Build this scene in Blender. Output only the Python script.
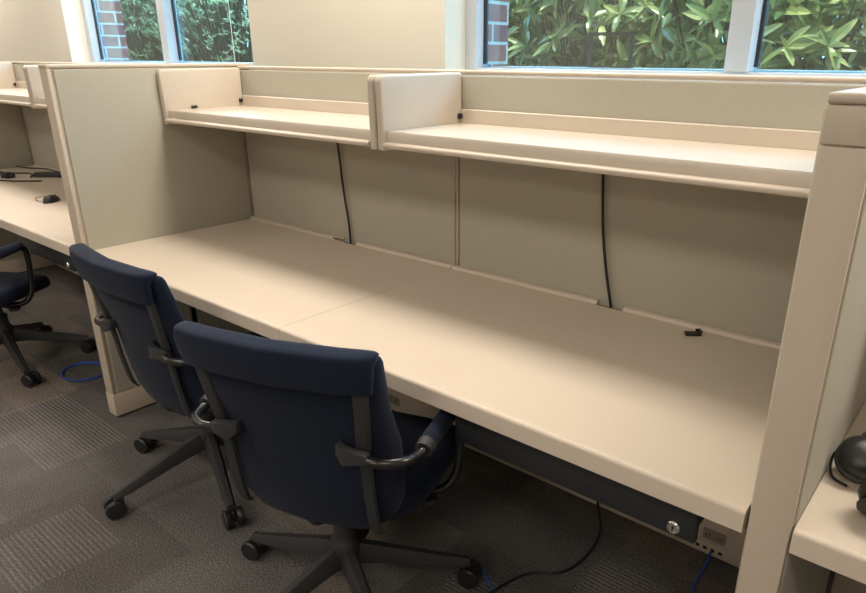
import bpy, bmesh, math, random
from mathutils import Vector, Matrix
for o in list(bpy.data.objects): bpy.data.objects.remove(o)
SC = bpy.context.scene
COL = SC.collection
random.seed(7)

# ------------------------------------------------------------------ camera
def cam_setup():
    cd = bpy.data.cameras.new('camera'); co = bpy.data.objects.new('camera', cd); COL.objects.link(co)
    yaw, pt, rl = map(math.radians, (39.218, 20.979, 0.192))
    fw = Vector((-math.sin(yaw)*math.cos(pt), math.cos(yaw)*math.cos(pt), -math.sin(pt)))
    rt = Vector((math.cos(yaw), math.sin(yaw), 0)); up = rt.cross(fw)
    r2 = rt*math.cos(rl)+up*math.sin(rl); u2 = -rt*math.sin(rl)+up*math.cos(rl)
    m = Matrix(((r2.x, u2.x, -fw.x, 2.7477), (r2.y, u2.y, -fw.y, -1.8014), (r2.z, u2.z, -fw.z, 1.4502), (0, 0, 0, 1)))
    co.matrix_world = m
    cd.sensor_fit = 'HORIZONTAL'; cd.sensor_width = 36
    cd.lens = 675.67/866*36
    cd.shift_x = (433-464.3)/866; cd.shift_y = (315.26-296.5)/866
    cd.clip_start = 0.02; cd.clip_end = 200
    SC.camera = co
cam_setup()

# ------------------------------------------------------------------ world, lights, exposure
W_ = bpy.data.worlds.new('sky'); SC.world = W_; W_.use_nodes = True
wn = W_.node_tree.nodes; wl = W_.node_tree.links
bg = wn['Background']; bg.inputs[0].default_value = (0.22, 0.62, 1.0, 1); bg.inputs[1].default_value = 8.5
SC.view_settings.view_transform = 'Standard'; SC.view_settings.look = 'None'
SC.view_settings.gamma = 1; SC.view_settings.use_curve_mapping = False
SC.view_settings.exposure = 0.41
def area(name, loc, sx, sy, power, col=(1.0, 0.91, 0.80), rot=(0, 0, 0)):
    l = bpy.data.lights.new(name, 'AREA'); l.shape = 'RECTANGLE'; l.size = sx; l.size_y = sy
    l.energy = power; l.color = col
    o = bpy.data.objects.new(name, l); COL.objects.link(o); o.location = loc; o.rotation_euler = rot
    return o
ROW_A, ROW_B = 24.5, 16
for x in (-3.9, -1.5, 0.9, 3.3):
    area('ceiling_lamp', (x, -0.10, 2.70), 1.22, 0.56, ROW_A)
for x in (-3.9, -1.5, 0.9, 3.3):
    area('ceiling_lamp', (x, -2.60, 2.70), 1.22, 0.60, ROW_B)
for x in (-2.7, 2.1):
    area('ceiling_lamp', (x, -5.0, 2.70), 1.22, 0.60, 30)
sl = bpy.data.lights.new('sun', 'SUN'); sl.energy = 8; sl.angle = math.radians(12); sl.color = (1.0, 0.93, 0.72)
so = bpy.data.objects.new('sun', sl); COL.objects.link(so); so.rotation_euler = (math.radians(3), math.radians(16), 0)
so.location = (0, 6, 8)

# ------------------------------------------------------------------ materials
def mat(name, col, rough=0.5, metal=0.0, spec=0.5, noise=None, bump=None, sheen=0.0, coat=0.0):
    """noise=(scale, amount) colour mottling; bump=(scale, strength, distance)"""
    m = bpy.data.materials.new(name); m.use_nodes = True
    nt = m.node_tree; b = nt.nodes['Principled BSDF']
    b.inputs['Base Color'].default_value = (*col, 1); b.inputs['Roughness'].default_value = rough
    b.inputs['Metallic'].default_value = metal; b.inputs['Specular IOR Level'].default_value = spec
    if sheen: b.inputs['Sheen Weight'].default_value = sheen
    if coat: b.inputs['Coat Weight'].default_value = coat
    tc = nt.nodes.new('ShaderNodeTexCoord')
    if noise:
        n = nt.nodes.new('ShaderNodeTexNoise'); n.inputs['Scale'].default_value = noise[0]; n.inputs['Detail'].default_value = 5
        nt.links.new(tc.outputs['Object'], n.inputs['Vector'])
        r = nt.nodes.new('ShaderNodeMapRange'); r.inputs[1].default_value = 0.25; r.inputs[2].default_value = 0.75
        r.inputs[3].default_value = 1-noise[1]; r.inputs[4].default_value = 1+noise[1]
        nt.links.new(n.outputs['Fac'], r.inputs[0])
        mx = nt.nodes.new('ShaderNodeVectorMath'); mx.operation = 'SCALE'; mx.inputs[0].default_value = col
        nt.links.new(r.outputs[0], mx.inputs['Scale']); nt.links.new(mx.outputs[0], b.inputs['Base Color'])
    if bump:
        n2 = nt.nodes.new('ShaderNodeTexNoise'); n2.inputs['Scale'].default_value = bump[0]; n2.inputs['Detail'].default_value = 3
        nt.links.new(tc.outputs['Object'], n2.inputs['Vector'])
        bp = nt.nodes.new('ShaderNodeBump'); bp.inputs['Strength'].default_value = bump[1]; bp.inputs['Distance'].default_value = bump[2]
        nt.links.new(n2.outputs['Fac'], bp.inputs['Height']); nt.links.new(bp.outputs[0], b.inputs['Normal'])
    return m

def fabric_mat(name, col, scale=650, amt=0.06, rough=0.95):
    """woven cloth: mottling stretched along the threads plus a fine bump"""
    m = bpy.data.materials.new(name); m.use_nodes = True
    nt = m.node_tree; b = nt.nodes['Principled BSDF']; b.inputs['Roughness'].default_value = rough
    b.inputs['Specular IOR Level'].default_value = 0.25; b.inputs['Sheen Weight'].default_value = 0.15
    tc = nt.nodes.new('ShaderNodeTexCoord'); outs = []
    for sc in ((1, 1, 0.25), (0.25, 0.25, 1)):
        mp = nt.nodes.new('ShaderNodeMapping'); mp.inputs['Scale'].default_value = sc
        nt.links.new(tc.outputs['Object'], mp.inputs[0])
        n = nt.nodes.new('ShaderNodeTexNoise'); n.inputs['Scale'].default_value = scale; n.inputs['Detail'].default_value = 2
        nt.links.new(mp.outputs[0], n.inputs['Vector']); outs.append(n)
    ad = nt.nodes.new('ShaderNodeMath'); ad.operation = 'ADD'
    nt.links.new(outs[0].outputs['Fac'], ad.inputs[0]); nt.links.new(outs[1].outputs['Fac'], ad.inputs[1])
    r = nt.nodes.new('ShaderNodeMapRange'); r.inputs[1].default_value = 0.7; r.inputs[2].default_value = 1.3
    r.inputs[3].default_value = 1-amt; r.inputs[4].default_value = 1+amt
    nt.links.new(ad.outputs[0], r.inputs[0])
    mx = nt.nodes.new('ShaderNodeVectorMath'); mx.operation = 'SCALE'; mx.inputs[0].default_value = col
    nt.links.new(r.outputs[0], mx.inputs['Scale']); nt.links.new(mx.outputs[0], b.inputs['Base Color'])
    bp = nt.nodes.new('ShaderNodeBump'); bp.inputs['Strength'].default_value = 0.25; bp.inputs['Distance'].default_value = 0.001
    nt.links.new(ad.outputs[0], bp.inputs['Height']); nt.links.new(bp.outputs[0], b.inputs['Normal'])
    return m

M_LAM = mat('beige_laminate', (0.69, 0.595, 0.495), 0.42, spec=0.4, noise=(3, 0.02), bump=(700, 0.05, 0.0004))
M_EDGE = mat('beige_edge', (0.64, 0.54, 0.44), 0.4, noise=(6, 0.02))
M_STEEL = mat('beige_painted_steel', (0.60, 0.51, 0.41), 0.42, noise=(5, 0.015), bump=(500, 0.05, 0.0004))
M_SHELF = mat('shelf_beige_paint', (0.62, 0.54, 0.45), 0.35, noise=(5, 0.015), bump=(500, 0.05, 0.0004))
M_FAB = fabric_mat('panel_fabric', (0.445, 0.42, 0.34))
M_WALL = mat('wall_paint', (0.72, 0.67, 0.58), 0.85, noise=(2, 0.01), bump=(160, 0.08, 0.001))
M_CEIL = mat('ceiling_tile', (0.75, 0.73, 0.68), 0.9, bump=(90, 0.3, 0.002))
M_WHITE = mat('white_frame_paint', (0.56, 0.58, 0.62), 0.3)
M_GASKET = mat('window_gasket', (0.02, 0.025, 0.03), 0.6)
M_BLACK = mat('black_plastic', (0.018, 0.018, 0.02), 0.38, noise=(30, 0.15))
M_BLKMATT = mat('black_textured_plastic', (0.030, 0.030, 0.033), 0.55, bump=(900, 0.2, 0.0005))
M_STRAP = mat('grey_strap', (0.024, 0.026, 0.030), 0.7)
M_CLAMP = mat('charcoal_clamp', (0.040, 0.042, 0.046), 0.4)
M_BLKMETAL = mat('black_gloss_tube', (0.012, 0.012, 0.014), 0.22, spec=0.6)
M_DRAWER = mat('drawer_black', (0.020, 0.022, 0.026), 0.5, bump=(600, 0.15, 0.0005))
M_NAVY = fabric_mat('navy_upholstery', (0.0075, 0.013, 0.030), 600, 0.15)
M_NAVY.node_tree.nodes['Principled BSDF'].inputs['Sheen Weight'].default_value = 0.05
M_CHROME = mat('nickel', (0.75, 0.73, 0.68), 0.25, metal=1)
M_DARK = mat('dark_slot', (0.01, 0.01, 0.01), 0.8)
M_CORD = mat('black_cord', (0.012, 0.012, 0.012), 0.45)
M_BLUE = mat('blue_cable', (0.02, 0.10, 0.55), 0.4)
M_WCORD = mat('blind_cord', (0.85, 0.85, 0.82), 0.6)
M_OUTLET = mat('taupe_outlet', (0.32, 0.25, 0.19), 0.5)
M_PLATE = mat('data_plate', (0.60, 0.53, 0.40), 0.45)
M_SOIL = mat('soil', (0.06, 0.045, 0.03), 0.95, noise=(8, 0.3), bump=(30, 0.5, 0.02))
M_BARK = mat('bark', (0.10, 0.075, 0.05), 0.9, noise=(25, 0.25), bump=(60, 0.5, 0.01))

def leaf_mat(name, c1, c2, rough=0.35):
    m = bpy.data.materials.new(name); m.use_nodes = True
    nt = m.node_tree; b = nt.nodes['Principled BSDF']; b.inputs['Roughness'].default_value = rough
    g = nt.nodes.new('ShaderNodeNewGeometry'); cr = nt.nodes.new('ShaderNodeValToRGB')
    cr.color_ramp.elements[0].color = (*c1, 1); cr.color_ramp.elements[1].color = (*c2, 1)
    nt.links.new(g.outputs['Random Per Island'], cr.inputs[0]); nt.links.new(cr.outputs[0], b.inputs['Base Color'])
    tr = nt.nodes.new('ShaderNodeBsdfTranslucent'); nt.links.new(cr.outputs[0], tr.inputs[0])
    mx = nt.nodes.new('ShaderNodeMixShader'); mx.inputs[0].default_value = 0.3
    out = nt.nodes['Material Output']
    nt.links.new(b.outputs[0], mx.inputs[1]); nt.links.new(tr.outputs[0], mx.inputs[2]); nt.links.new(mx.outputs[0], out.inputs[0])
    return m
M_LEAF = leaf_mat('rhododendron_leaf', (0.10, 0.17, 0.05), (0.52, 0.53, 0.20), 0.25)
M_LEAFD = leaf_mat('dark_leaf', (0.05, 0.11, 0.05), (0.16, 0.26, 0.12), 0.4)
M_TREE = leaf_mat('tree_leaf', (0.20, 0.27, 0.13), (0.45, 0.50, 0.30), 0.5)

def glass_mat():
    m = bpy.data.materials.new('window_glass'); m.use_nodes = True
    nt = m.node_tree; nt.nodes.remove(nt.nodes['Principled BSDF'])
    t = nt.nodes.new('ShaderNodeBsdfTransparent'); t.inputs[0].default_value = (0.86, 0.93, 0.93, 1)
    g = nt.nodes.new('ShaderNodeBsdfGlossy'); g.inputs['Roughness'].default_value = 0.02; g.inputs[0].default_value = (0.9, 1, 1, 1)
    lw = nt.nodes.new('ShaderNodeLayerWeight'); pw = nt.nodes.new('ShaderNodeMath'); pw.operation = 'POWER'; pw.inputs[1].default_value = 4
    f = nt.nodes.new('ShaderNodeMapRange'); f.inputs[3].default_value = 0.12; f.inputs[4].default_value = 0.7
    nt.links.new(lw.outputs['Facing'], pw.inputs[0]); nt.links.new(pw.outputs[0], f.inputs[0])
    mx = nt.nodes.new('ShaderNodeMixShader')
    nt.links.new(f.outputs[0], mx.inputs[0]); nt.links.new(t.outputs[0], mx.inputs[1]); nt.links.new(g.outputs[0], mx.inputs[2])
    nt.links.new(mx.outputs[0], nt.nodes['Material Output'].inputs[0])
    return m
M_GLASS = glass_mat()

def brick_mat():
    m = bpy.data.materials.new('brick'); m.use_nodes = True
    nt = m.node_tree; b = nt.nodes['Principled BSDF']; b.inputs['Roughness'].default_value = 0.9
    tc = nt.nodes.new('ShaderNodeTexCoord'); sp = nt.nodes.new('ShaderNodeSeparateXYZ'); cb = nt.nodes.new('ShaderNodeCombineXYZ')
    ad = nt.nodes.new('ShaderNodeMath'); nt.links.new(tc.outputs['Object'], sp.inputs[0])
    nt.links.new(sp.outputs[0], ad.inputs[0]); nt.links.new(sp.outputs[1], ad.inputs[1])
    nt.links.new(ad.outputs[0], cb.inputs[0]); nt.links.new(sp.outputs[2], cb.inputs[1])
    br = nt.nodes.new('ShaderNodeTexBrick'); br.inputs['Scale'].default_value = 1.0
    br.inputs['Color1'].default_value = (0.36, 0.10, 0.08, 1); br.inputs['Color2'].default_value = (0.24, 0.08, 0.09, 1)
    br.inputs['Mortar'].default_value = (0.55, 0.52, 0.48, 1); br.inputs['Mortar Size'].default_value = 0.006
    br.inputs['Brick Width'].default_value = 0.203; br.inputs['Row Height'].default_value = 0.075
    nt.links.new(cb.outputs[0], br.inputs['Vector']); nt.links.new(br.outputs[0], b.inputs['Base Color'])
    return m
M_BRICK = brick_mat()

def carpet_mat():
    m = bpy.data.materials.new('carpet_tiles'); m.use_nodes = True
    nt = m.node_tree; N = nt.nodes; L = nt.links; b = N['Principled BSDF']
    b.inputs['Roughness'].default_value = 1.0; b.inputs['Specular IOR Level'].default_value = 0.1
    tc = N.new('ShaderNodeTexCoord')
    def math_(op, a, c=None):
        n = N.new('ShaderNodeMath'); n.operation = op
        for i, v in enumerate((a, c)):
            if v is None: continue
            if isinstance(v, (int, float)): n.inputs[i].default_value = v
            else: L.new(v, n.inputs[i])
        return n.outputs[0]
    sp = N.new('ShaderNodeSeparateXYZ'); L.new(tc.outputs['Object'], sp.inputs[0])
    X, Y = sp.outputs[0], sp.outputs[1]
    def cell(w, h, ox, oy, idx):
        cx = math_('FLOOR', math_('DIVIDE', math_('ADD', X, ox), w)); cy = math_('FLOOR', math_('DIVIDE', math_('ADD', Y, oy), h))
        cb = N.new('ShaderNodeCombineXYZ'); L.new(cx, cb.inputs[0]); L.new(cy, cb.inputs[1]); cb.inputs[2].default_value = idx
        wn_ = N.new('ShaderNodeTexWhiteNoise'); L.new(cb.outputs[0], wn_.inputs[0]); return wn_.outputs['Value']
    a = cell(0.61, 0.305, 0.21, 0.1, 1.0); c = cell(0.305, 0.305, 0.12, 0.21, 7.0); d = cell(0.61, 0.61, 0.40, 0.15, 9.0)
    tone = math_('ADD', math_('MULTIPLY', a, 0.45), math_('MULTIPLY', d, 0.55))
    cr = N.new('ShaderNodeValToRGB'); L.new(tone, cr.inputs[0])
    cr.color_ramp.elements[0].position = 0.1; cr.color_ramp.elements[0].color = (0.125, 0.114, 0.108, 1)
    cr.color_ramp.elements[1].position = 0.9; cr.color_ramp.elements[1].color = (0.225, 0.188, 0.162, 1)
    e = cr.color_ramp.elements.new(0.5); e.color = (0.162, 0.152, 0.147, 1)
    # ribbed patches
    sel = math_('GREATER_THAN', c, 0.66)
    st = math_('SINE', math_('MULTIPLY', Y, 2*math.pi/0.015)); st = math_('MULTIPLY', math_('ADD', st, 1), 0.5)
    brk = N.new('ShaderNodeTexNoise'); brk.inputs['Scale'].default_value = 60; L.new(tc.outputs['Object'], brk.inputs['Vector'])
    st = math_('MULTIPLY', st, math_('MULTIPLY', brk.outputs['Fac'], 1.7))
    st = math_('MULTIPLY', st, sel)
    fine = N.new('ShaderNodeTexNoise'); fine.inputs['Scale'].default_value = 200; fine.inputs['Detail'].default_value = 3
    L.new(tc.outputs['Object'], fine.inputs['Vector'])
    big = N.new('ShaderNodeTexNoise'); big.inputs['Scale'].default_value = 5; L.new(tc.outputs['Object'], big.inputs['Vector'])
    k = math_('ADD', math_('MULTIPLY', math_('SUBTRACT', fine.outputs['Fac'], 0.5), 2.6), 1.0)
    k = math_('MULTIPLY', k, math_('ADD', math_('MULTIPLY', math_('SUBTRACT', big.outputs['Fac'], 0.5), 0.5), 1.0))
    k = math_('MULTIPLY', k, math_('ADD', math_('MULTIPLY', st, 0.48), 0.97))
    sc = N.new('ShaderNodeVectorMath'); sc.operation = 'SCALE'; L.new(cr.outputs[0], sc.inputs[0]); L.new(k, sc.inputs['Scale'])
    L.new(sc.outputs[0], b.inputs['Base Color'])
    vo = N.new('ShaderNodeTexVoronoi'); vo.inputs['Scale'].default_value = 130; L.new(tc.outputs['Object'], vo.inputs['Vector'])
    bp = N.new('ShaderNodeBump'); bp.inputs['Strength'].default_value = 0.7; bp.inputs['Distance'].default_value = 0.004
    L.new(math_('ADD', math_('MULTIPLY', fine.outputs['Fac'], 1.0), math_('SUBTRACT', st, vo.outputs['Distance'])), bp.inputs['Height'])
    L.new(bp.outputs[0], b.inputs['Normal'])
    return m
M_CARPET = carpet_mat()

# ------------------------------------------------------------------ mesh helpers
def BM(): return bmesh.new()
def bx(bm, lo, hi, bev=0.0, seg=2):
    t = bmesh.new(); bmesh.ops.create_cube(t, size=1)
    s = [hi[i]-lo[i] for i in range(3)]; c = [(hi[i]+lo[i])/2 for i in range(3)]
    for v in t.verts: v.co = Vector((v.co.x*s[0]+c[0], v.co.y*s[1]+c[1], v.co.z*s[2]+c[2]))
    if bev: bmesh.ops.bevel(t, geom=list(t.edges), offset=min(bev, min(s)*0.49), segments=seg, profile=0.5, affect='EDGES')
    merge(bm, t)
def merge(bm, t, M=None):
    if M is not None: bmesh.ops.transform(t, matrix=M, verts=t.verts)
    me = bpy.data.meshes.new('tmp'); t.to_mesh(me); t.free(); bm.from_mesh(me); bpy.data.meshes.remove(me)
def tube(bm, pts, r, n=10, cap=True):
    """smooth tube along points (Catmull-Rom); r a number or a list per control point"""
    pts = [Vector(p) for p in pts]; rr = r if isinstance(r, (list, tuple)) else [r]*len(pts)
    P, R = [], []
    if len(pts) == 2: P, R = pts, list(rr)
    else:
        for i in range(len(pts)-1):
            p0 = pts[max(i-1, 0)]; p1 = pts[i]; p2 = pts[i+1]; p3 = pts[min(i+2, len(pts)-1)]
            k = 6
            for j in range(k):
                t = j/k
                P.append(0.5*((2*p1)+(p2-p0)*t+(2*p0-5*p1+4*p2-p3)*t*t+(3*p1-p0-3*p2+p3)*t**3)); R.append(rr[i]*(1-t)+rr[i+1]*t)
        P.append(pts[-1]); R.append(rr[-1])
    T0 = (P[1]-P[0]).normalized(); up = Vector((0, 0, 1)) if abs(T0.z) < 0.9 else Vector((1, 0, 0))
    nrm = (up - T0*up.dot(T0)).normalized(); rings = []
    for i, p in enumerate(P):
        T = (P[min(i+1, len(P)-1)]-P[max(i-1, 0)]).normalized()
        nrm = (nrm - T*nrm.dot(T)).normalized(); bn = T.cross(nrm)
        rings.append([bm.verts.new(p+(nrm*math.cos(a)+bn*math.sin(a))*R[i]) for a in [2*math.pi*k/n for k in range(n)]])
    for a, b in zip(rings, rings[1:]):
        for k in range(n): bm.faces.new((a[k], a[(k+1) % n], b[(k+1) % n], b[k]))
    if cap:
        bm.faces.new(rings[0][::-1]); bm.faces.new(rings[-1])
def lathe(bm, prof, n=20, M=None):
    t = bmesh.new(); rings = []
    for r, z in prof: rings.append([t.verts.new((r*math.cos(2*math.pi*k/n), r*math.sin(2*math.pi*k/n), z)) for k in range(n)])
    for a, b in zip(rings, rings[1:]):
        for k in range(n): t.faces.new((a[k], a[(k+1) % n], b[(k+1) % n], b[k]))
    t.faces.new(rings[0][::-1]); t.faces.new(rings[-1])
    merge(bm, t, M)
def prism_x(bm, prof, x0, x1, bev=0):
    """profile in (y,z) extruded along x"""
    t = bmesh.new()
    a = [t.verts.new((x0, y, z)) for y, z in prof]; b = [t.verts.new((x1, y, z)) for y, z in prof]; n = len(prof)
    for k in range(n): t.faces.new((a[k], a[(k+1) % n], b[(k+1) % n], b[k]))
    t.faces.new(a[::-1]); t.faces.new(b)
    bmesh.ops.recalc_face_normals(t, faces=t.faces)
    if bev: bmesh.ops.bevel(t, geom=list(t.edges), offset=bev, segments=2, profile=0.5, affect='EDGES')
    merge(bm, t)
def obj(name, bm, m, parent=None, loc=None, smooth=True, angle=35):
    me = bpy.data.meshes.new(name); bmesh.ops.recalc_face_normals(bm, faces=bm.faces); bm.to_mesh(me); bm.free()
    me.materials.append(m)
    if smooth:
        for p in me.polygons: p.use_smooth = True
        try: me.set_sharp_from_angle(angle=math.radians(angle))
        except Exception: pass
    o = bpy.data.objects.new(name, me); COL.objects.link(o)
    if parent: o.parent = parent
    if loc: o.location = loc
    return o
def box_obj(name, lo, hi, m, parent=None, bev=0.0):
    b = BM(); bx(b, lo, hi, bev); return obj(name, b, m, parent)
def thing(name, label, cat, loc=(0, 0, 0), rz=0, group=None):
    o = bpy.data.objects.new(name, None); o.empty_display_size = 0.1; COL.objects.link(o); o.location = loc; o.rotation_euler = (0, 0, rz)
    o['label'] = label; o['category'] = cat
    if group: o['group'] = group
    return o
def tag(o, label, cat, group=None):
    o['label'] = label; o['category'] = cat
    if group: o['group'] = group
    return o
def struct(o): o['kind'] = 'structure'; return o
def copy_tree(o, parent=None):
    c = o.copy(); COL.objects.link(c); c.parent = parent
    for ch in list(o.children): copy_tree(ch, c)
    return c

# ------------------------------------------------------------------ setting
W, T, H, PD = 2.523, 0.067, 1.408, 0.771     # bay width, panel thickness, panel height, side panel depth
Z, D = 0.737, 0.772                          # desk height, depth
U = 1.248                                    # half bay
WY, GY = 0.28, 0.41                          # inner wall plane, window plane
struct(box_obj('floor', (-6.5, -6.5, -0.05), (6, WY+0.2, 0), M_CARPET))
struct(box_obj('ceiling', (-6.5, -6.5, 2.75), (6, WY+0.2, 2.80), M_CEIL))
struct(box_obj('wall_left', (-6.55, -6.5, 0), (-6.5, WY, 2.75), M_WALL))
struct(box_obj('wall_right', (6.0, -6.5, 0), (6.05, WY, 2.75), M_WALL))
struct(box_obj('wall_front', (-6.5, -6.55, 0), (6, -6.5, 2.75), M_WALL))
WZ0, WZ1 = 1.372, 2.45
wins = [(-2.35, -0.29), (0.95, 3.08)]
b = BM()
segs = [(-6.5, -2.35), (-0.29, 0.95), (3.08, 6.0)]
for a, c in segs: bx(b, (a, WY, 0), (c, WY+0.2, 2.75))
for a, c in wins: bx(b, (a, WY, 0), (c, WY+0.2, WZ0)); bx(b, (a, WY, WZ1), (c, WY+0.2, 2.75))
struct(obj('wall_back', b, M_WALL))
b = BM()
for a, c in [(-9, -2.335), (-0.32, 0.968), (3.05, 7.0)]: bx(b, (a, WY+0.205, -0.5), (c, WY+0.38, 3.2))
for a, c in [(-2.335, -0.32), (0.968, 3.05)]: bx(b, (a, WY+0.205, -0.5), (c, WY+0.38, 1.351)); bx(b, (a, WY+0.205, 2.47), (c, WY+0.38, 3.2))
struct(obj('wall_exterior', b, M_BRICK, smooth=False))

def window(n, x0, x1):
    root = bpy.data.objects.new('window_%d' % n, None); COL.objects.link(root); root.location = (x0, GY, WZ0); struct(root)
    w = x1-x0; h = WZ1-WZ0; y0, y1 = -0.01, 0.065
    b = BM(); f = 0.055
    bx(b, (0, y0, 0), (f, y1, h), 0.003); bx(b, (w-f, y0, 0), (w, y1, h), 0.003)
    bx(b, (f, y0, 0), (w-f, y1, 0.036), 0.003); bx(b, (f, y0, h-f), (w-f, y1, h), 0.003)
    obj('window_frame', b, M_WHITE, root)
    mx = 1.024 if n == 2 else 1.0
    b = BM(); bx(b, (mx, y0-0.012, 0.036), (mx+0.07, y1, h-f), 0.003)
    obj('mullion', b, M_WHITE, root)
    for p0, p1 in ((f, mx), (mx+0.07, w-f)):
        b = BM()
        bx(b, (p0, 0.036, 0.05), (p0+0.010, 0.052, h-f)); bx(b, (p1-0.010, 0.036, 0.05), (p1, 0.052, h-f))
        g = obj('gasket', b, M_GASKET, root)
        b = BM(); bx(b, (p0, 0.040, 0.036), (p1, 0.046, h-f)); obj('glass_pane', b, M_GLASS, root, smooth=False)
    return root
w1 = window(1, *wins[0]); w2 = window(2, *wins[1])
for n, (a, c) in enumerate(wins):
    struct(box_obj('trim_%d' % (n+1), (a+0.03, WY+0.206, 1.352), (c-0.03, WY+0.42, 1.412), M_WHITE))

# ------------------------------------------------------------------ outdoors
struct(box_obj('ground', (-30, WY+0.4, 0.25), (20, 30, 0.35), M_SOIL))
def leaf(bm, M, L, Wd, droop=0.15):
    n = 4; rows = []
    for i in range(n+1):
        t = i/n; w = Wd*math.sin(math.pi*min(max(t, 0.06), 0.96))**0.8*0.5; z = -droop*L*t*t
        rows.append([bm.verts.new(M @ Vector((-w, L*t, z+w*0.3))), bm.verts.new(M @ Vector((0, L*t, z))), bm.verts.new(M @ Vector((w, L*t, z+w*0.3)))])
    for a, b_ in zip(rows, rows[1:]):
        bm.faces.new((a[0], a[1], b_[1], b_[0])); bm.faces.new((a[1], a[2], b_[2], b_[1]))
def shrub(name, label, cat, x, y, rx, ry, zc, rz_, nw, L, m, seed, group, base=0.35, zmin=0.9, per=7, wild=1.0):
    rnd = random.Random(seed); root = thing(name, label, cat, (x, y, base), 0, group)
    fb = BM(); sb = BM()
    for i in range(nw):
        while True:
            p = Vector((rnd.uniform(-1, 1), rnd.uniform(-1, 0.4), rnd.uniform(-1, 1)))
            if 0.30 < p.length < 1: break
        c = Vector((p.x*rx, p.y*ry, zc-base+p.z*rz_))
        if c.z < zmin-base: continue
        ax = Vector((p.x*0.5+rnd.uniform(-.3, .3), p.y*0.8-0.4+rnd.uniform(-.3, .3), 0.7)).normalized()
        q = Vector((0, 0, 1)).rotation_difference(ax).to_matrix().to_4x4()
        k = per+rnd.randint(-1, 1); a0 = rnd.uniform(0, 6.28)
        for j in range(k):
            el = rnd.uniform(-0.35, 0.6)*wild
            Ml = Matrix.Translation(c) @ q @ Matrix.Rotation(a0+(6.283*j/k if wild < 1.5 else rnd.uniform(0, 6.28)), 4, 'Z') @ Matrix.Rotation(el, 4, 'X') @ Matrix.Rotation(rnd.uniform(-.5, .5), 4, 'Y')
            ll = L*rnd.uniform(0.65, 1.1); leaf(fb, Ml, ll, ll*rnd.uniform(.24, .34), rnd.uniform(.05, .35))
        if i % 3 == 0:
            tube(sb, [(c.x*0.15, c.y*0.15, 0.1), (c.x*.55, c.y*.55, c.z*.55), tuple(c)], [0.016, 0.009, 0.003], 5, False)
    obj('foliage', fb, m, root, smooth=False); tube(sb, [(0, 0, -.02), (0.02, 0, 0.4)], 0.03, 6)
    obj('branches', sb, M_BARK, root)
    return root
sx = [(0.05, 1.75, 'broad-leaved evergreen shrub outside the right window, nearest its brick jamb'),
      (0.95, 1.55, 'broad-leaved evergreen shrub seen behind the small black frame on the outer sill'),
      (1.85, 1.45, 'broad-leaved evergreen shrub outside, seen across the white window mullion at right'),
      (2.75, 1.50, 'broad-leaved evergreen shrub outside the far right window pane')]
for i, (x, y, lb) in enumerate(sx):
    shrub('rhododendron_shrub', lb, 'shrub', x, y, 0.58, 0.6, 1.65, 0.75, 620, 0.11, M_LEAF, 10+i, 'evergreen shrubs outside the right window', per=7, wild=1.7)
for i, (x, y, lb) in enumerate([(-1.9, 3.3, 'dark shrub behind the leafy shrubs, at the left of the right window'), (-0.3, 3.3, 'dark shrub behind the leafy shrubs, middle of the right window'),
                            (1.3, 3.2, 'dark shrub behind the leafy shrubs, at the right window mullion')]):
    shrub('dark_shrub', lb, 'shrub', x, y, 1.3, 0.7, 1.8, 1.2, 480, 0.15, M_LEAFD, 30+i, 'dark shrubs in the second row outside', wild=2.0)
for i, (x, y, lb) in enumerate([(-7.4, 2.7, 'tree outside, left pane of the left window'), (-5.3, 2.6, 'tree outside, seen across the left window mullion'), (-3.7, 2.5, 'tree outside, right pane of the left window behind the blind cord')]):
    shrub('leafy_tree', lb, 'tree', x, y, 1.1, 0.9, 2.0, 1.0, 1100, 0.055, M_TREE, 50+i, 'trees outside the left window', zmin=1.0, per=9, wild=3.0)
for i, (x, y, lb) in enumerate([(-15, 6.5, 'distant tree outside the left window, farthest left'), (-11, 6.5, 'distant tree behind the trees of the left window'), (-7, 6.3, 'distant tree beyond both windows'), (-2.5, 6, 'distant tree behind the dark shrubs')]):
    shrub('background_tree', lb, 'tree', x, y, 2.6, 1.2, 2.8, 2.4, 900, 0.2, M_LEAFD, 70+i, 'far trees outside', zmin=0.6)
# open rectangle of black bars on the outer sill, beyond the glass
fr = thing('open_frame', 'small black open rectangular frame standing outside on the right window sill', 'frame', (1.405, 0.56, 1.4125))
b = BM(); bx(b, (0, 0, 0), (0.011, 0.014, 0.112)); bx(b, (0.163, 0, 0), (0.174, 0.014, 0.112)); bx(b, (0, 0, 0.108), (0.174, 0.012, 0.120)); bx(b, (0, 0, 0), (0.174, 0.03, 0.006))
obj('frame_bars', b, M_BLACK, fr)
# blind cord
tag(obj('blind_cord', (lambda b: (tube(b, [(-0.60, WY+0.10, 1.39), (-0.603, WY+0.10, 2.0), (-0.60, WY+0.10, 2.44)], 0.002, 6), b)[1])(BM()), M_WCORD),
    'thin white blind cord hanging in the left window', 'cord')

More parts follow.
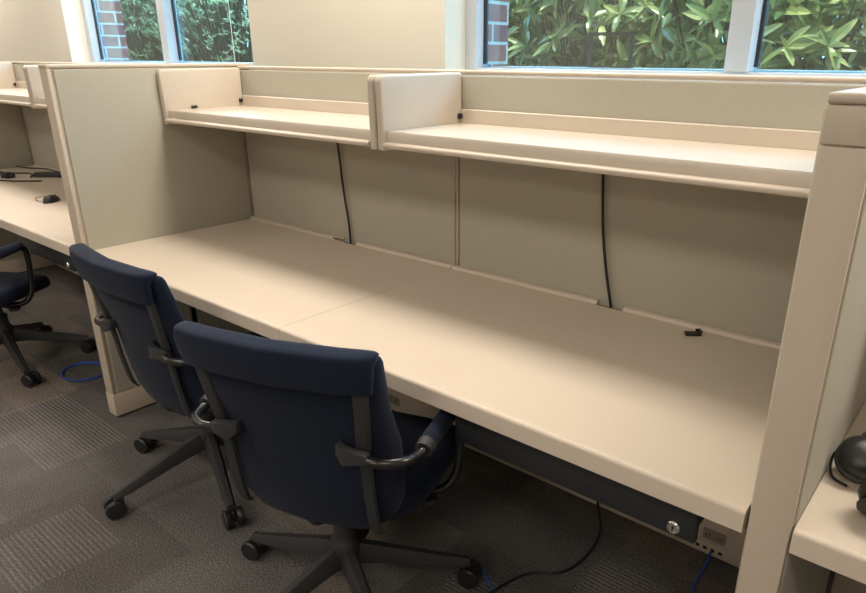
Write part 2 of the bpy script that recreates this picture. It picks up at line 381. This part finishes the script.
# ------------------------------------------------------------------ partitions
def back_panel(x0, x1, label, outlets=()):
    root = thing('partition_panel', label, 'partition', (x0, 0, 0), 0, 'back partition panels behind the desks')
    w = x1-x0
    b = BM(); bx(b, (0.004, 0, 0.0), (w-0.004, T, H-0.02), 0.003); obj('panel_frame', b, M_STEEL, root)
    b = BM(); bx(b, (0.011, -0.008, 0.155), (w-0.011, 0.001, H-0.016), 0.006, 3); obj('fabric_face', b, M_FAB, root)
    b = BM(); bx(b, (0.0, -0.006, H-0.013), (w, T+0.004, H), 0.005, 3); obj('top_cap', b, M_STEEL, root)
    b = BM(); bx(b, (0.003, -0.012, 0.012), (w-0.003, 0.001, 0.150), 0.004); obj('base_raceway', b, M_STEEL, root)
    for ox in outlets:
        b = BM(); bx(b, (ox-x0-0.035, -0.016, 0.066), (ox-x0+0.035, -0.011, 0.104), 0.002)
        o = obj('power_outlet', b, M_OUTLET, root)
        b = BM()
        for dx in (-0.018, 0.018):
            bx(b, (ox-x0+dx-0.006, -0.0168, 0.079), (ox-x0+dx-0.004, -0.0158, 0.090)); bx(b, (ox-x0+dx+0.003, -0.0168, 0.079), (ox-x0+dx+0.005, -0.0158, 0.090))
        obj('socket_slots', b, M_DARK, o)
        b = BM(); bx(b, (ox-x0-0.065, -0.017, 0.016), (ox-x0+0.045, -0.011, 0.058), 0.002)
        o = obj('data_plate', b, M_PLATE, root)
        for k in range(4):
            cx = ox-x0-0.045+0.0235*k
            b = BM(); bx(b, (cx-0.006, -0.0178, 0.030), (cx+0.006, -0.0165, 0.040)); obj('data_port', b, M_DARK, o)
    return root
back_panel(-W-T, -T-U+0.01, 'back partition panel of the left workstation, far left section')
back_panel(-T-U+0.01, -T/2, 'back partition panel of the left workstation, next to the tall side partition')
back_panel(0.0, U+0.003, 'fabric back partition behind the left worktop with the black cord at its middle', [0.9])
back_panel(U+0.003, W+0.0, 'fabric back partition behind the right worktop, right of the vertical seam', [2.276])
back_panel(W+T, W+T+U, 'back partition panel of the workstation at far right')

def side_panel(xl, label, fd=PD, block=False, H=H):
    """tall side partition, fabric both sides, left face at xl"""
    root = thing('side_partition', label, 'partition', (xl, 0, 0), 0, None)
    b = BM(); bx(b, (0.004, -fd+0.004, 0.012), (T-0.004, T, H-0.014), 0.002); obj('panel_frame', b, M_STEEL, root)
    for s in (0, 1):
        x0, x1 = (-0.003, 0.006) if s == 0 else (T-0.006, T+0.003)
        b = BM(); bx(b, (x0, -fd+0.019, 0.118), (x1, -0.012, H-0.017), 0.006, 3); obj('fabric_face', b, M_FAB, root)
    b = BM(); bx(b, (0.003, -fd-0.002, 0.112), (T+0.001, -fd+0.010, 1.3385 if block else H-0.014), 0.003); obj('end_trim', b, M_STEEL, root)
    if block:
        b = BM(); bx(b, (0.003, -fd-0.002, 1.3405), (T+0.001, -fd+0.010, H-0.016), 0.003); obj('corner_block', b, M_STEEL, root)
    b = BM(); bx(b, (0.002, -fd-0.004, H-0.015), (T+0.002, T+0.003, H), 0.006, 3); obj('top_cap', b, M_STEEL, root)
    b = BM(); bx(b, (0.0, -fd-0.004, 0.010), (T+0.002, -0.016, 0.110), 0.003); obj('base_cover', b, M_STEEL, root)
    b = BM()
    for y in (-fd+0.05, -0.1): lathe(b, [(0.012, 0.0), (0.015, 0.004), (0.008, 0.010), (0.008, 0.02)], 12, Matrix.Translation((T/2, y, 0)))
    obj('levelling_foot', b, M_BLACK, root)
    return root
side_panel(-T, 'tall fabric side partition at left, the desk butting against its right face', H=H+0.011)
side_panel(W, 'tall beige side partition end in the right foreground beside the black lock drawer', block=True)
side_panel(-2*T-W, 'side partition at the far left end of the left workstation')

# ------------------------------------------------------------------ worktops
def worktop(x0, x1, label, notches=()):
    root = thing('worktop', label, 'worktop', (x0, 0, Z), 0, None); w = x1-x0
    b = BM()
    r = 0.009; pf = [(-0.030, -0.046), (-0.030, -0.0), (-D+0.020, 0.0)]
    for k in range(0, 6):
        a = math.pi/2*k/5; pf.append((-D+r-r*math.sin(a)-0.0, -r+r*math.cos(a)))
    pf += [(-D, -0.044), (-D+0.004, -0.046)]
    prism_x(b, pf, 0.001, w-0.001)
    obj('top', b, M_LAM, root)
    # raised back lip with cable notches
    xs = [0.002]
    for n in notches: xs += [n-x0-0.045, n-x0+0.045]
    xs.append(w-0.002); b = BM()
    for a, c in zip(xs[::2], xs[1::2]):
        prism_x(b, [(-0.0295, -0.02), (-0.0295, 0.001), (-0.024, 0.009), (-0.011, 0.012), (-0.011, -0.02)], a, c)
    obj('back_lip', b, M_EDGE, root)
    for n in notches:
        b = BM(); bx(b, (n-x0-0.045, -0.030, -0.03), (n-x0+0.045, -0.0095, -0.006)); obj('cable_notch', b, M_DARK, root)
    b = BM(); bx(b, (0.01, -D+0.008, -0.050), (w-0.01, -0.03, -0.0462)); obj('underside', b, M_DARK, root)
    return root
S = 1.236
worktop(0.004, S, 'left beige laminate worktop, against the tall left partition', [0.69])
worktop(S, W-0.0035, 'right beige laminate worktop above the black lock drawer', [1.87])
worktop(W+T+0.0035, W+T+S, 'beige laminate worktop at the right frame edge carrying the black headset')
worktop(-T-S, -T-0.004, 'beige worktop of the left workstation, section next to the side partition carrying the mouse')
worktop(-T-2*S, -T-S, 'beige worktop of the left workstation, far section carrying the cables')

# ------------------------------------------------------------------ overhead shelves
SZ, SD = 1.215, 0.378
def shelf_unit(x0, x1, label, clip=False):
    root = thing('overhead_shelf', label, 'shelf', (x0, 0, SZ), 0, 'hanging shelves on the partitions'); w = x1-x0
    tp = 0.026
    for s, xa in ((0, 0.0), (1, w-tp)):
        b = BM(); t = bmesh.new()
        prof = [(-0.010, -0.028), (-SD+0.004, -0.028), (-SD, 0.170), (-SD+0.010, 0.184), (-0.010, 0.186)]
        a_ = [t.verts.new((xa, y, z)) for y, z in prof]; b_ = [t.verts.new((xa+tp, y, z)) for y, z in prof]; n = len(prof)
        for k in range(n): t.faces.new((a_[k], a_[(k+1) % n], b_[(k+1) % n], b_[k]))
        t.faces.new(a_[::-1]); t.faces.new(b_); bmesh.ops.recalc_face_normals(t, faces=t.faces)
        bmesh.ops.bevel(t, geom=list(t.edges), offset=0.0065, segments=3, profile=0.5, affect='EDGES'); merge(b, t)
        obj('end_panel', b, M_SHELF, root)
    b = BM(); bx(b, (tp, -0.034, 0.044), (tp+0.010, -0.014, 0.060), 0.002); obj('black_clip', b, M_BLACK, root)
    if clip:
        b = BM(); bx(b, (tp, -0.262, 0.032), (tp+0.009, -0.236, 0.041), 0.002); obj('black_clip', b, M_BLACK, root)
    a, c = tp+0.001, w-tp-0.001
    b = BM(); prism_x(b, [(-SD+0.020, 0.028), (-0.012, 0.030), (-0.012, 0.018), (-SD+0.026, 0.016)], a, c); obj('shelf_board', b, M_SHELF, root)
    # front: upright face below the board edge, then a protruding rounded bead
    b = BM()
    prism_x(b, [(-SD+0.0195, 0.0275), (-SD+0.017, 0.024), (-SD+0.016, -0.002), (-SD+0.001, -0.004), (-SD-0.003, -0.008), (-SD-0.003, -0.014), (-SD+0.002, -0.019), (-SD+0.03, -0.018), (-SD+0.0255, 0.015)], a+0.001, c-0.001)
    obj('front_lip', b, M_SHELF, root, angle=50)
    b = BM(); prism_x(b, [(-0.010, 0.0305), (-0.010, 0.071), (-0.014, 0.074), (-0.018, 0.071), (-0.022, 0.0305)], a, c); obj('back_lip', b, M_SHELF, root)
    return root
shelf_unit(0.005, 1.241, 'left beige hanging shelf, from the tall left partition to the central divider', True)
shelf_unit(1.248, W-0.004, 'right beige hanging shelf, from the central divider to the right foreground partition')
shelf_unit(-1.325, -T-0.006, 'hanging shelf of the left workstation, mostly hidden behind the tall side partition')
shelf_unit(-2.585, -1.332, 'hanging shelf at the far left edge of the left workstation')
shelf_unit(W+T+0.006, W+T+U, 'hanging shelf of the workstation at far right')

# ------------------------------------------------------------------ drawers
def drawer(x0, label):
    w = 0.585; root = thing('pencil_drawer', label, 'drawer', (x0, -D+0.045, Z-0.147), 0, None)
    b = BM(); bx(b, (0, -0.008, 0.008), (w, 0.010, 0.080), 0.005, 3); obj('drawer_front', b, M_DRAWER, root)
    b = BM(); bx(b, (0.012, 0.011, 0.012), (w-0.012, 0.38, 0.080), 0.003); obj('drawer_tray', b, M_DRAWER, root)
    b = BM(); bx(b, (0.006, 0.05, 0.0805), (0.03, 0.40, 0.0965)); obj('drawer_runner', b, M_DARK, root)
    b = BM(); bx(b, (w-0.03, 0.05, 0.0805), (w-0.006, 0.40, 0.0965)); obj('drawer_runner', b, M_DARK, root)
    b = BM(); Ml = Matrix.Translation((w-0.042, -0.0095, 0.030)) @ Matrix.Rotation(math.pi/2, 4, 'X')
    lathe(b, [(0.0135, -0.001), (0.0135, 0.003), (0.011, 0.006), (0.0085, 0.006), (0.0080, 0.0048)], 24, Ml)
    lk = obj('drawer_lock', b, M_CHROME, root)
    b = BM(); bx(b, (w-0.0430, -0.0162, 0.0255), (w-0.0410, -0.0142, 0.0335)); lathe(b, [(0.0022, 0), (0.0022, 0.0012)], 10, Matrix.Translation((w-0.042, -0.0142, 0.0325)) @ Matrix.Rotation(math.pi/2, 4, 'X'))
    obj('keyhole', b, M_DARK, lk)
    return root
drawer(1.848, 'black drawer with a silver lock under the right worktop')
drawer(1.765-W-T, 'black drawer under the left workstation worktop, behind the partition end')

# ------------------------------------------------------------------ office chair
def sweep_panel(bm, rows):
    """rows: list of (z, halfwidth, y_centre, thickness, curve) -> closed padded shell"""
    n = 14; loops = []
    for (z, hw, yc, th, cv) in rows:
        ring = []
        m = 2*n
        for k in range(m):
            a = 2*math.pi*k/m
            ca, sa = math.cos(a), math.sin(a)
            x = hw*math.copysign(abs(ca)**0.28, ca); y = th/2*math.copysign(abs(sa)**0.45, sa)
            ring.append(bm.verts.new((x, yc+y+cv*(x/0.24)**2, z)))
        loops.append(ring)
    m = 2*n
    for a, b in zip(loops, loops[1:]):
        for k in range(m): bm.faces.new((a[k], a[(k+1) % m], b[(k+1) % m], b[k]))
    bm.faces.new(loops[0][::-1]); bm.faces.new(loops[-1])
def make_chair(label, base_rot=0.0, off=(0, 0)):
    root = thing('office_chair', label, 'chair', (0, 0, 0), 0, 'navy office chairs')
    # five-star base, each leg its own part, casters under the tips
    for k in range(5):
        a = base_rot+2*math.pi*k/5; R = Matrix.Translation((off[0], off[1], 0)) @ Matrix.Rotation(a, 4, 'Z')
        b = BM(); t = bmesh.new(); rows = []
        for (r, z, w, h) in [(0.018, 0.190, 0.050, 0.062), (0.09, 0.168, 0.046, 0.050), (0.20, 0.132, 0.040, 0.038), (0.30, 0.100, 0.035, 0.028), (0.352, 0.085, 0.030, 0.018)]:
            pr = []
            for (u, v) in [(-.5, 0), (-.42, .6), (-.22, 1), (.22, 1), (.42, .6), (.5, 0), (.3, -.15), (-.3, -.15)]:
                pr.append(t.verts.new((r, u*w, z-h+v*h)))
            rows.append(pr)
        for p, q in zip(rows, rows[1:]):
            for i in range(8): t.faces.new((p[i], p[(i+1) % 8], q[(i+1) % 8], q[i]))
        t.faces.new(rows[0][::-1]); t.faces.new(rows[-1]); merge(b, t, R)
        leg = obj('base_leg', b, M_BLKMATT, root, angle=50)
        cr = R @ Matrix.Translation((0.335, 0, 0)) @ Matrix.Rotation(random.Random(k*7+int(base_rot*10)).uniform(-0.9, 0.9), 4, 'Z')
        b = BM(); t = bmesh.new()
        # hood and stem
        bx(t, (-0.010, -0.006, 0.020), (0.026, 0.006, 0.056), 0.004); lathe(t, [(0.011, 0.045), (0.013, 0.062), (0.011, 0.068)], 12)
        for s in (-1, 1):
            tube(t, [(-0.014+0.016, s*0.016, 0.054), (0.018, s*0.016, 0.0585), (0.036, s*0.016, 0.046), (0.042, s*0.016, 0.03)], 0.006, 8)
        merge(b, t, cr); hood = obj('caster', b, M_BLKMATT, leg)
        for s in (-1, 1):
            b = BM(); t = bmesh.new()
            lathe(t, [(0.018, -0.0105), (0.0295, -0.009), (0.0325, -0.004), (0.0325, 0.007), (0.029, 0.0115), (0.014, 0.0125)], 24, Matrix.Translation((0.018, s*0.019, 0.0330)) @ Matrix.Rotation(-s*math.pi/2, 4, 'X'))
            merge(b, t, cr); obj('caster_wheel', b, M_BLACK, hood) if False else obj('caster_wheel', b, M_BLACK, leg)
    b = BM(); lathe(b, [(0.036, 0.120), (0.042, 0.135), (0.042, 0.190), (0.034, 0.203), (0.029, 0.212), (0.029, 0.26), (0.0285, 0.262), (0.015, 0.263), (0.015, 0.375)], 24, Matrix.Translation((off[0], off[1], 0)))
    obj('gas_column', b, M_BLKMATT, root)
    b = BM(); bx(b, (-0.085, -0.11, 0.352), (0.085, 0.11, 0.392), 0.012, 3); bx(b, (-0.12, -0.02, 0.365), (0.12, 0.10, 0.395), 0.008)
    obj('tilt_mechanism', b, M_BLKMATT, root)
    b = BM(); tube(b, [(0.08, 0.03, 0.372), (0.16, 0.035, 0.368), (0.205, 0.04, 0.360)], [0.005, 0.005, 0.005], 8); lathe(b, [(0.022, 0), (0.026, 0.004), (0.022, 0.010)], 16, Matrix.Translation((0.222, 0.042, 0.352)))
    obj('height_lever', b, M_BLKMATT, root)
    b = BM(); tube(b, [(0, -0.02, 0.368), (0, -0.10, 0.362), (0, -0.155, 0.38), (0, -0.155, 0.42)], [0.026, 0.024, 0.020, 0.016], 10)
    obj('back_support', b, M_BLKMATT, root)
    # seat cushion
    b = BM(); t = bmesh.new(); n = 36; rings = []
    for (s, z) in [(0.80, 0.392), (0.95, 0.396), (1.0, 0.412), (1.0, 0.436), (0.965, 0.455), (0.86, 0.463), (0.5, 0.460), (0.15, 0.458)]:
        ring = []
        for k in range(n):
            a = 2*math.pi*k/n; ca, sa = math.cos(a), math.sin(a)
            x = 0.250*s*math.copysign(abs(ca)**0.45, ca); y = 0.245*s*math.copysign(abs(sa)**0.5, sa)+0.085
            zz = z - (0.030*max(0, (y-0.20)/0.12)**2 if y > 0.20 else 0)
            ring.append(t.verts.new((x, y, zz)))
        rings.append(ring)
    for p, q in zip(rings, rings[1:]):
        for k in range(n): t.faces.new((p[k], p[(k+1) % n], q[(k+1) % n], q[k]))
    t.faces.new(rings[0][::-1]); t.faces.new(rings[-1]); merge(b, t); obj('seat', b, M_NAVY, root, angle=80)
    # backrest pad (curved shell, leaning back) : local y negative is behind
    def yb(z):
        return -0.202-0.25*(z-0.645) if z > 0.62 else -0.196+0.35*(0.62-z)**1.6
    rows = []
    for z, hw, th in [(0.386, 0.120, 0.030), (0.392, 0.160, 0.046), (0.408, 0.192, 0.060), (0.435, 0.214, 0.068), (0.475, 0.227, 0.072), (0.54, 0.233, 0.072), (0.64, 0.235, 0.070),
                      (0.74, 0.236, 0.066), (0.82, 0.238, 0.062), (0.870, 0.240, 0.052), (0.882, 0.238, 0.044), (0.888, 0.230, 0.022)]:
        rows.append((z, hw, yb(z)+(0.010 if 0.4 < z < 0.7 else 0), th+(0.012 if 0.4 < z < 0.7 else 0), 0.030+0.02*max(0, min(1, (0.75-z)/0.25))))
    b = BM(); sweep_panel(b, rows); obj('backrest', b, M_NAVY, root, angle=70)
    # headband: thick roll folded over the top, sticking out behind
    b = BM(); rows = []
    for z, hw, th, dy in [(0.812, 0.226, 0.012, -0.040), (0.8135, 0.233, 0.024, -0.042), (0.84, 0.238, 0.027, -0.042), (0.875, 0.242, 0.032, -0.037), (0.890, 0.244, 0.050, -0.024), (0.897, 0.244, 0.058, -0.018), (0.901, 0.241, 0.048, -0.016), (0.903, 0.22, 0.026, -0.015)]:
        rows.append((z, hw, yb(z)+dy, th, 0.030))
    sweep_panel(b, rows); obj('headband', b, M_NAVY, root, angle=60)
    cvx = lambda x: 0.030*(x/0.24)**2
    for s in (-1, 1):
        # upright bar above the clamp, flat strap below it
        b = BM(); xx = s*0.184
        pts = [(s*0.200, yb(0.83)-0.030+cvx(.2), 0.83), (s*0.194, yb(0.74)-0.034+cvx(.194), 0.74), (xx, yb(0.65)-0.038+cvx(.178), 0.652)]
        t = bmesh.new(); prev = None
        for (x, y, z) in pts:
            row = [t.verts.new((x-0.019, y+0.010, z)), t.verts.new((x-0.014, y-0.006, z)), t.verts.new((x+0.014, y-0.006, z)), t.verts.new((x+0.019, y+0.010, z))]
            if prev:
                for i in range(4): t.faces.new((prev[i], prev[(i+1) % 4], row[(i+1) % 4], row[i]))
            else: t.faces.new(row)
            prev = row
        t.faces.new(prev[::-1]); bmesh.ops.recalc_face_normals(t, faces=t.faces); bmesh.ops.bevel(t, geom=list(t.edges), offset=0.003, segments=2, profile=0.5, affect='EDGES'); merge(b, t)
        obj('back_upright', b, M_BLKMATT, root)
        b = BM(); t = bmesh.new(); prev = None
        for z in (0.65, 0.58, 0.53, 0.48, 0.44, 0.412, 0.400):
            th = 0.037 if z > 0.43 else (0.034 if z > 0.405 else 0.027)
            y = yb(z)-th+cvx(.178); row = [t.verts.new((xx-0.015, y+0.006, z)), t.verts.new((xx-0.012, y-0.002, z)), t.verts.new((xx+0.012, y-0.002, z)), t.verts.new((xx+0.015, y+0.006, z))]
            if prev:
                for i in range(3): t.faces.new((prev[i], prev[i+1], row[i+1], row[i]))
                t.faces.new((prev[3], prev[0], row[0], row[3]))
            else: t.faces.new(row)
            prev = row
        t.faces.new(prev[::-1]); merge(b, t); obj('back_strap', b, M_STRAP, root)
        # clamp wedge
        b = BM(); t = bmesh.new(); yk = yb(0.65)-0.034; zc = 0.034
        vs = [(0.128, yk-0.006, 0.636+zc), (0.150, yk-0.026, 0.636+zc), (0.205, yk-0.012, 0.622+zc), (0.205, yk-0.010, 0.598+zc), (0.150, yk-0.026, 0.594+zc), (0.128, yk-0.008, 0.606+zc)]
        f_ = [t.verts.new((s*x, y, z)) for x, y, z in vs]; g_ = [t.verts.new((s*x, y+0.022, z)) for x, y, z in vs]
        for i in range(6): t.faces.new((f_[i], f_[(i+1) % 6], g_[(i+1) % 6], g_[i]))
        t.faces.new(f_); t.faces.new(g_[::-1]); bmesh.ops.recalc_face_normals(t, faces=t.faces)
        bmesh.ops.bevel(t, geom=list(t.edges), offset=0.004, segments=2, profile=0.5, affect='EDGES'); merge(b, t)
        obj('arm_clamp', b, M_CLAMP, root)
        # arm tube loop
        b = BM()
        tube(b, [(s*0.198, yk-0.002, 0.641), (s*0.235, yk+0.000, 0.639), (s*0.275, yk+0.025, 0.637), (s*0.294, yk+0.07, 0.634), (s*0.295, yk+0.11, 0.640), (s*0.294, 0.03, 0.648), (s*0.292, 0.085, 0.642), (s*0.288, 0.110, 0.605),
                 (s*0.284, 0.108, 0.50), (s*0.278, 0.095, 0.42), (s*0.250, 0.070, 0.378), (s*0.18, 0.05, 0.371), (s*0.09, 0.05, 0.371)], 0.012, 12)
        obj('arm_tube', b, M_BLKMETAL, root)
        b = BM(); tube(b, [(s*0.295, yk+0.095, 0.636), (s*0.295, yk+0.105, 0.640), (s*0.295, -0.03, 0.646), (s*0.294, 0.06, 0.650), (s*0.293, 0.085, 0.646)], [0.012, 0.020, 0.022, 0.021, 0.012], 14)
        obj('arm_pad', b, M_NAVY, root)
        b = BM(); tube(b, [(s*0.295, yk+0.085, 0.636), (s*0.295, yk+0.108, 0.640)], [0.0205, 0.0225], 14); obj('pad_collar', b, M_BLKMATT, root)
    return root
def place(o, x, y, rz): o.location = (x, y, 0); o.rotation_euler = (0, 0, math.radians(rz))
c2 = make_chair('navy office chair nearest the camera, its headband overlapping the other chair, at the worktop seam', math.radians(192-19), (-0.015, -0.005))
place(c2, 1.535, -0.812, 19)
c1 = make_chair('navy office chair between the left partition and the nearest chair', math.radians(194+1), (-0.088, 0.005))
place(c1, 0.765, -0.735, -1)
c3 = make_chair('navy office chair at the left frame edge, in the left workstation beyond the partition', math.radians(-7-30), (-0.009, 0.184))
place(c3, -0.87, -1.00, 30)

# ------------------------------------------------------------------ cords
def cord(name, label, pts, r, m, cat='cord', group=None):
    b = BM(); tube(b, pts, r, 8); return tag(obj(name, b, m), label, cat, group)
cord('black_cable', 'black cord hanging from the left shelf down to the worktop notch', [(0.640, -0.022, 1.205), (0.653, -0.020, 1.117), (0.672, -0.022, 0.95), (0.690, -0.020, 0.82), (0.694, -0.020, 0.733)], 0.0042, M_CORD)
cord('black_cable', 'black cord hanging from the right shelf down to the worktop notch', [(1.806, -0.022, 1.205), (1.812, -0.021, 1.122), (1.824, -0.022, 0.98), (1.846, -0.022, 0.85), (1.872, -0.020, 0.733)], 0.0045, M_CORD)
cord('black_cable', 'black power cord lying on the carpet under the drawer, running forward from the raceway', [(1.889, -0.020, 0.052), (1.893, -0.035, 0.03), (1.95, -0.12, 0.006), (1.975, -0.25, 0.006), (1.955, -0.36, 0.006), (1.88, -0.43, 0.006), (1.85, -0.52, 0.008), (1.845, -0.58, 0.018), (1.80, -0.66, 0.006)], 0.0045, M_CORD)
cord('network_cable', 'blue network cable plugged into the raceway below the lock drawer', [(2.278, -0.022, 0.035), (2.277, -0.040, 0.032), (2.279, -0.06, 0.010), (2.279, -0.13, 0.0045), (2.287, -0.20, 0.0045), (2.30, -0.32, 0.0045)], 0.0035, M_BLUE)
cord('network_cable', 'blue network cable on the carpet beside the nearest chair caster', [(1.690, -0.500, 0.004), (1.753, -0.500, 0.004), (1.805, -0.530, 0.004), (1.845, -0.56, 0.004), (1.90, -0.63, 0.004)], 0.0035, M_BLUE)
b = BM(); pts = []
for k in range(41):
    a = 2*math.pi*k/20; rr = 0.105+0.004*math.sin(k*0.7); pts.append((-0.575+rr*math.cos(a)*1.05, -0.665+rr*math.sin(a)*0.92, 0.0045+0.006*(k/40)))
tube(b, pts, 0.0035, 8); tag(obj('network_cable', b, M_BLUE), 'coiled blue cable ring on the carpet left of the side partition', 'cable')
# black cable clip on the right worktop
ct = thing('cable_clip', 'small black cable clip on the back of the right worktop', 'clip', (2.150, -0.075, Z+0.0005), math.radians(35))
b = BM(); bx(b, (-0.022, -0.013, 0), (0.012, 0.013, 0.007), 0.003); obj('clip_body', b, M_BLACK, ct)
b = BM(); bx(b, (0.008, -0.013, 0.0005), (0.020, -0.008, 0.014), 0.002); bx(b, (0.008, 0.008, 0.0005), (0.020, 0.013, 0.014), 0.002); bx(b, (0.016, -0.013, 0.010), (0.022, 0.013, 0.015), 0.002)
obj('clip_loop', b, M_BLACK, ct)
b = BM(); tube(b, [(0.610, -0.035, Z+0.012), (0.625, -0.040, Z+0.010), (0.640, -0.034, Z+0.012), (0.652, -0.028, Z+0.006)], 0.0035, 6)
tag(obj('cable_tie', b, mat('grey_tie', (0.16, 0.13, 0.10), 0.6)), 'small grey twist of cable tie at the left worktop notch', 'cable tie')

# ------------------------------------------------------------------ things on the far left worktop
zt = Z+0.0005
cord('black_cable', 'thin black cord along the back of the far left worktop', [(-2.55, -0.13, zt+0.0045), (-2.40, -0.10, zt+0.0045), (-2.28, -0.045, zt+0.0045), (-2.10, -0.045, zt+0.0045), (-1.95, -0.045, zt+0.0045), (-1.80, -0.045, zt+0.0045)], 0.0045, M_CORD)
cord('black_cable', 'black cord curving in front of the power brick on the far left worktop', [(-2.2, -0.52, zt+0.0045), (-2.05, -0.42, zt+0.0045), (-1.93, -0.36, zt+0.0045), (-1.86, -0.30, zt+0.0045), (-1.80, -0.25, zt+0.0045)], 0.0045, M_CORD)
cord('black_cable', 'black cord looping behind the plug on the far left worktop', [(-2.45, -0.30, zt+0.0045), (-2.28, -0.26, zt+0.0045), (-2.18, -0.19, zt+0.0045), (-2.08, -0.20, zt+0.0045), (-2.0, -0.24, zt+0.0045)], 0.004, M_CORD)
t_ = thing('power_brick', 'long black power brick on the far left worktop', 'power adapter', (-1.95, -0.15, zt), math.radians(40))
b = BM(); bx(b, (-0.085, -0.024, 0), (0.085, 0.024, 0.030), 0.007, 3); obj('brick_body', b, M_BLACK, t_)
b = BM(); tube(b, [(0.08, 0, 0.014), (0.11, 0.0, 0.014), (0.13, 0.004, 0.010)], [0.008, 0.005, 0.004], 8); obj('strain_relief', b, M_CORD, t_)
t_ = thing('plug_adapter', 'small black plug left of the power brick, on the far left worktop', 'plug', (-2.10, -0.33, zt), math.radians(25))
b = BM(); bx(b, (-0.035, -0.022, 0), (0.02, 0.022, 0.035), 0.006, 3); bx(b, (0.019, -0.014, 0.004), (0.045, 0.014, 0.028), 0.004); obj('plug_body', b, M_BLACK, t_)
b = BM(); bx(b, (-0.050, -0.010, 0.014), (-0.034, -0.008, 0.020)); bx(b, (-0.050, 0.008, 0.014), (-0.034, 0.010, 0.020)); obj('prong', b, M_CHROME, t_)
def mouse(label, x, y, rz):
    t_ = thing('computer_mouse', label, 'mouse', (x, y, zt), math.radians(rz))
    b = BM(); tt = bmesh.new(); bmesh.ops.create_uvsphere(tt, u_segments=24, v_segments=16, radius=1)
    for v in tt.verts:
        zz = v.co.z
        v.co = Vector((v.co.x*0.031*(1-0.10*v.co.y), v.co.y*0.055, 0.0 if zz < 0 else zz**0.8*0.036*(1-0.18*v.co.y)))
    bmesh.ops.remove_doubles(tt, verts=tt.verts, dist=0.0001); merge(b, tt); obj('mouse_body', b, M_BLACK, t_, angle=60)
    b = BM(); lathe(b, [(0.006, -0.003), (0.008, 0), (0.006, 0.003)], 14, Matrix.Translation((0, 0.028, 0.026)) @ Matrix.Rotation(math.pi/2, 4, 'Y')); obj('scroll_wheel', b, M_BLKMATT, t_)
    return t_
mouse('black computer mouse with thin cord on the left workstation worktop, beside the partition', -1.12, -0.455, 35)
cord('mouse_cord', 'thin dark cord looping out left of the computer mouse', [(-1.15, -0.42, zt+0.006), (-1.20, -0.40, zt+0.003), (-1.27, -0.42, zt+0.003), (-1.28, -0.47, zt+0.003), (-1.20, -0.50, zt+0.003), (-1.14, -0.495, zt+0.004)], 0.0016, M_CORD)

# ------------------------------------------------------------------ headset on the right desk
hs = thing('headset', 'black over-ear headset lying on the worktop at the right frame edge', 'headset', (2.645, -0.545, zt), 0)
def cup(cx, cy, cz, rz, tilt, name):
    M = Matrix.Translation((cx, cy, cz)) @ Matrix.Rotation(rz, 4, 'Z') @ Matrix.Rotation(tilt, 4, 'X')
    b = BM(); lathe(b, [(0.030, -0.012), (0.038, -0.008), (0.040, 0.004), (0.034, 0.016), (0.020, 0.022), (0.006, 0.024)], 28, M)
    c = obj(name, b, M_BLACK, hs, angle=50)
    b = BM(); lathe(b, [(0.012, -0.032), (0.034, -0.030), (0.041, -0.024), (0.041, -0.016), (0.034, -0.0125)], 28, M); obj('ear_cushion', b, M_BLKMATT, c)
cup(0.000, -0.010, 0.050, math.radians(20), math.radians(38), 'ear_cup')
cup(0.052, -0.115, 0.050, math.radians(200), math.radians(50), 'ear_cup')
b = BM(); tube(b, [(-0.01, 0.02, 0.062), (0.00, 0.06, 0.066), (0.05, 0.09, 0.066), (0.12, 0.07, 0.064), (0.155, 0.0, 0.06), (0.14, -0.08, 0.058), (0.09, -0.125, 0.056), (0.065, -0.125, 0.05)], 0.008, 10); obj('headband', b, M_BLKMATT, hs)
b = BM(); tube(b, [(-0.030, 0.0, 0.045), (-0.045, 0.004, 0.035), (-0.046, -0.012, 0.016), (-0.035, -0.035, 0.006), (-0.01, -0.045, 0.004)], 0.0025, 8); obj('headset_wire', b, M_CORD, hs)
cord('black_cable', 'thin black cord hanging under the worktop at the right frame edge', [(2.655, -0.70, 0.684), (2.655, -0.702, 0.60), (2.65, -0.69, 0.40), (2.66, -0.60, 0.10), (2.68, -0.50, 0.006)], 0.004, M_CORD)
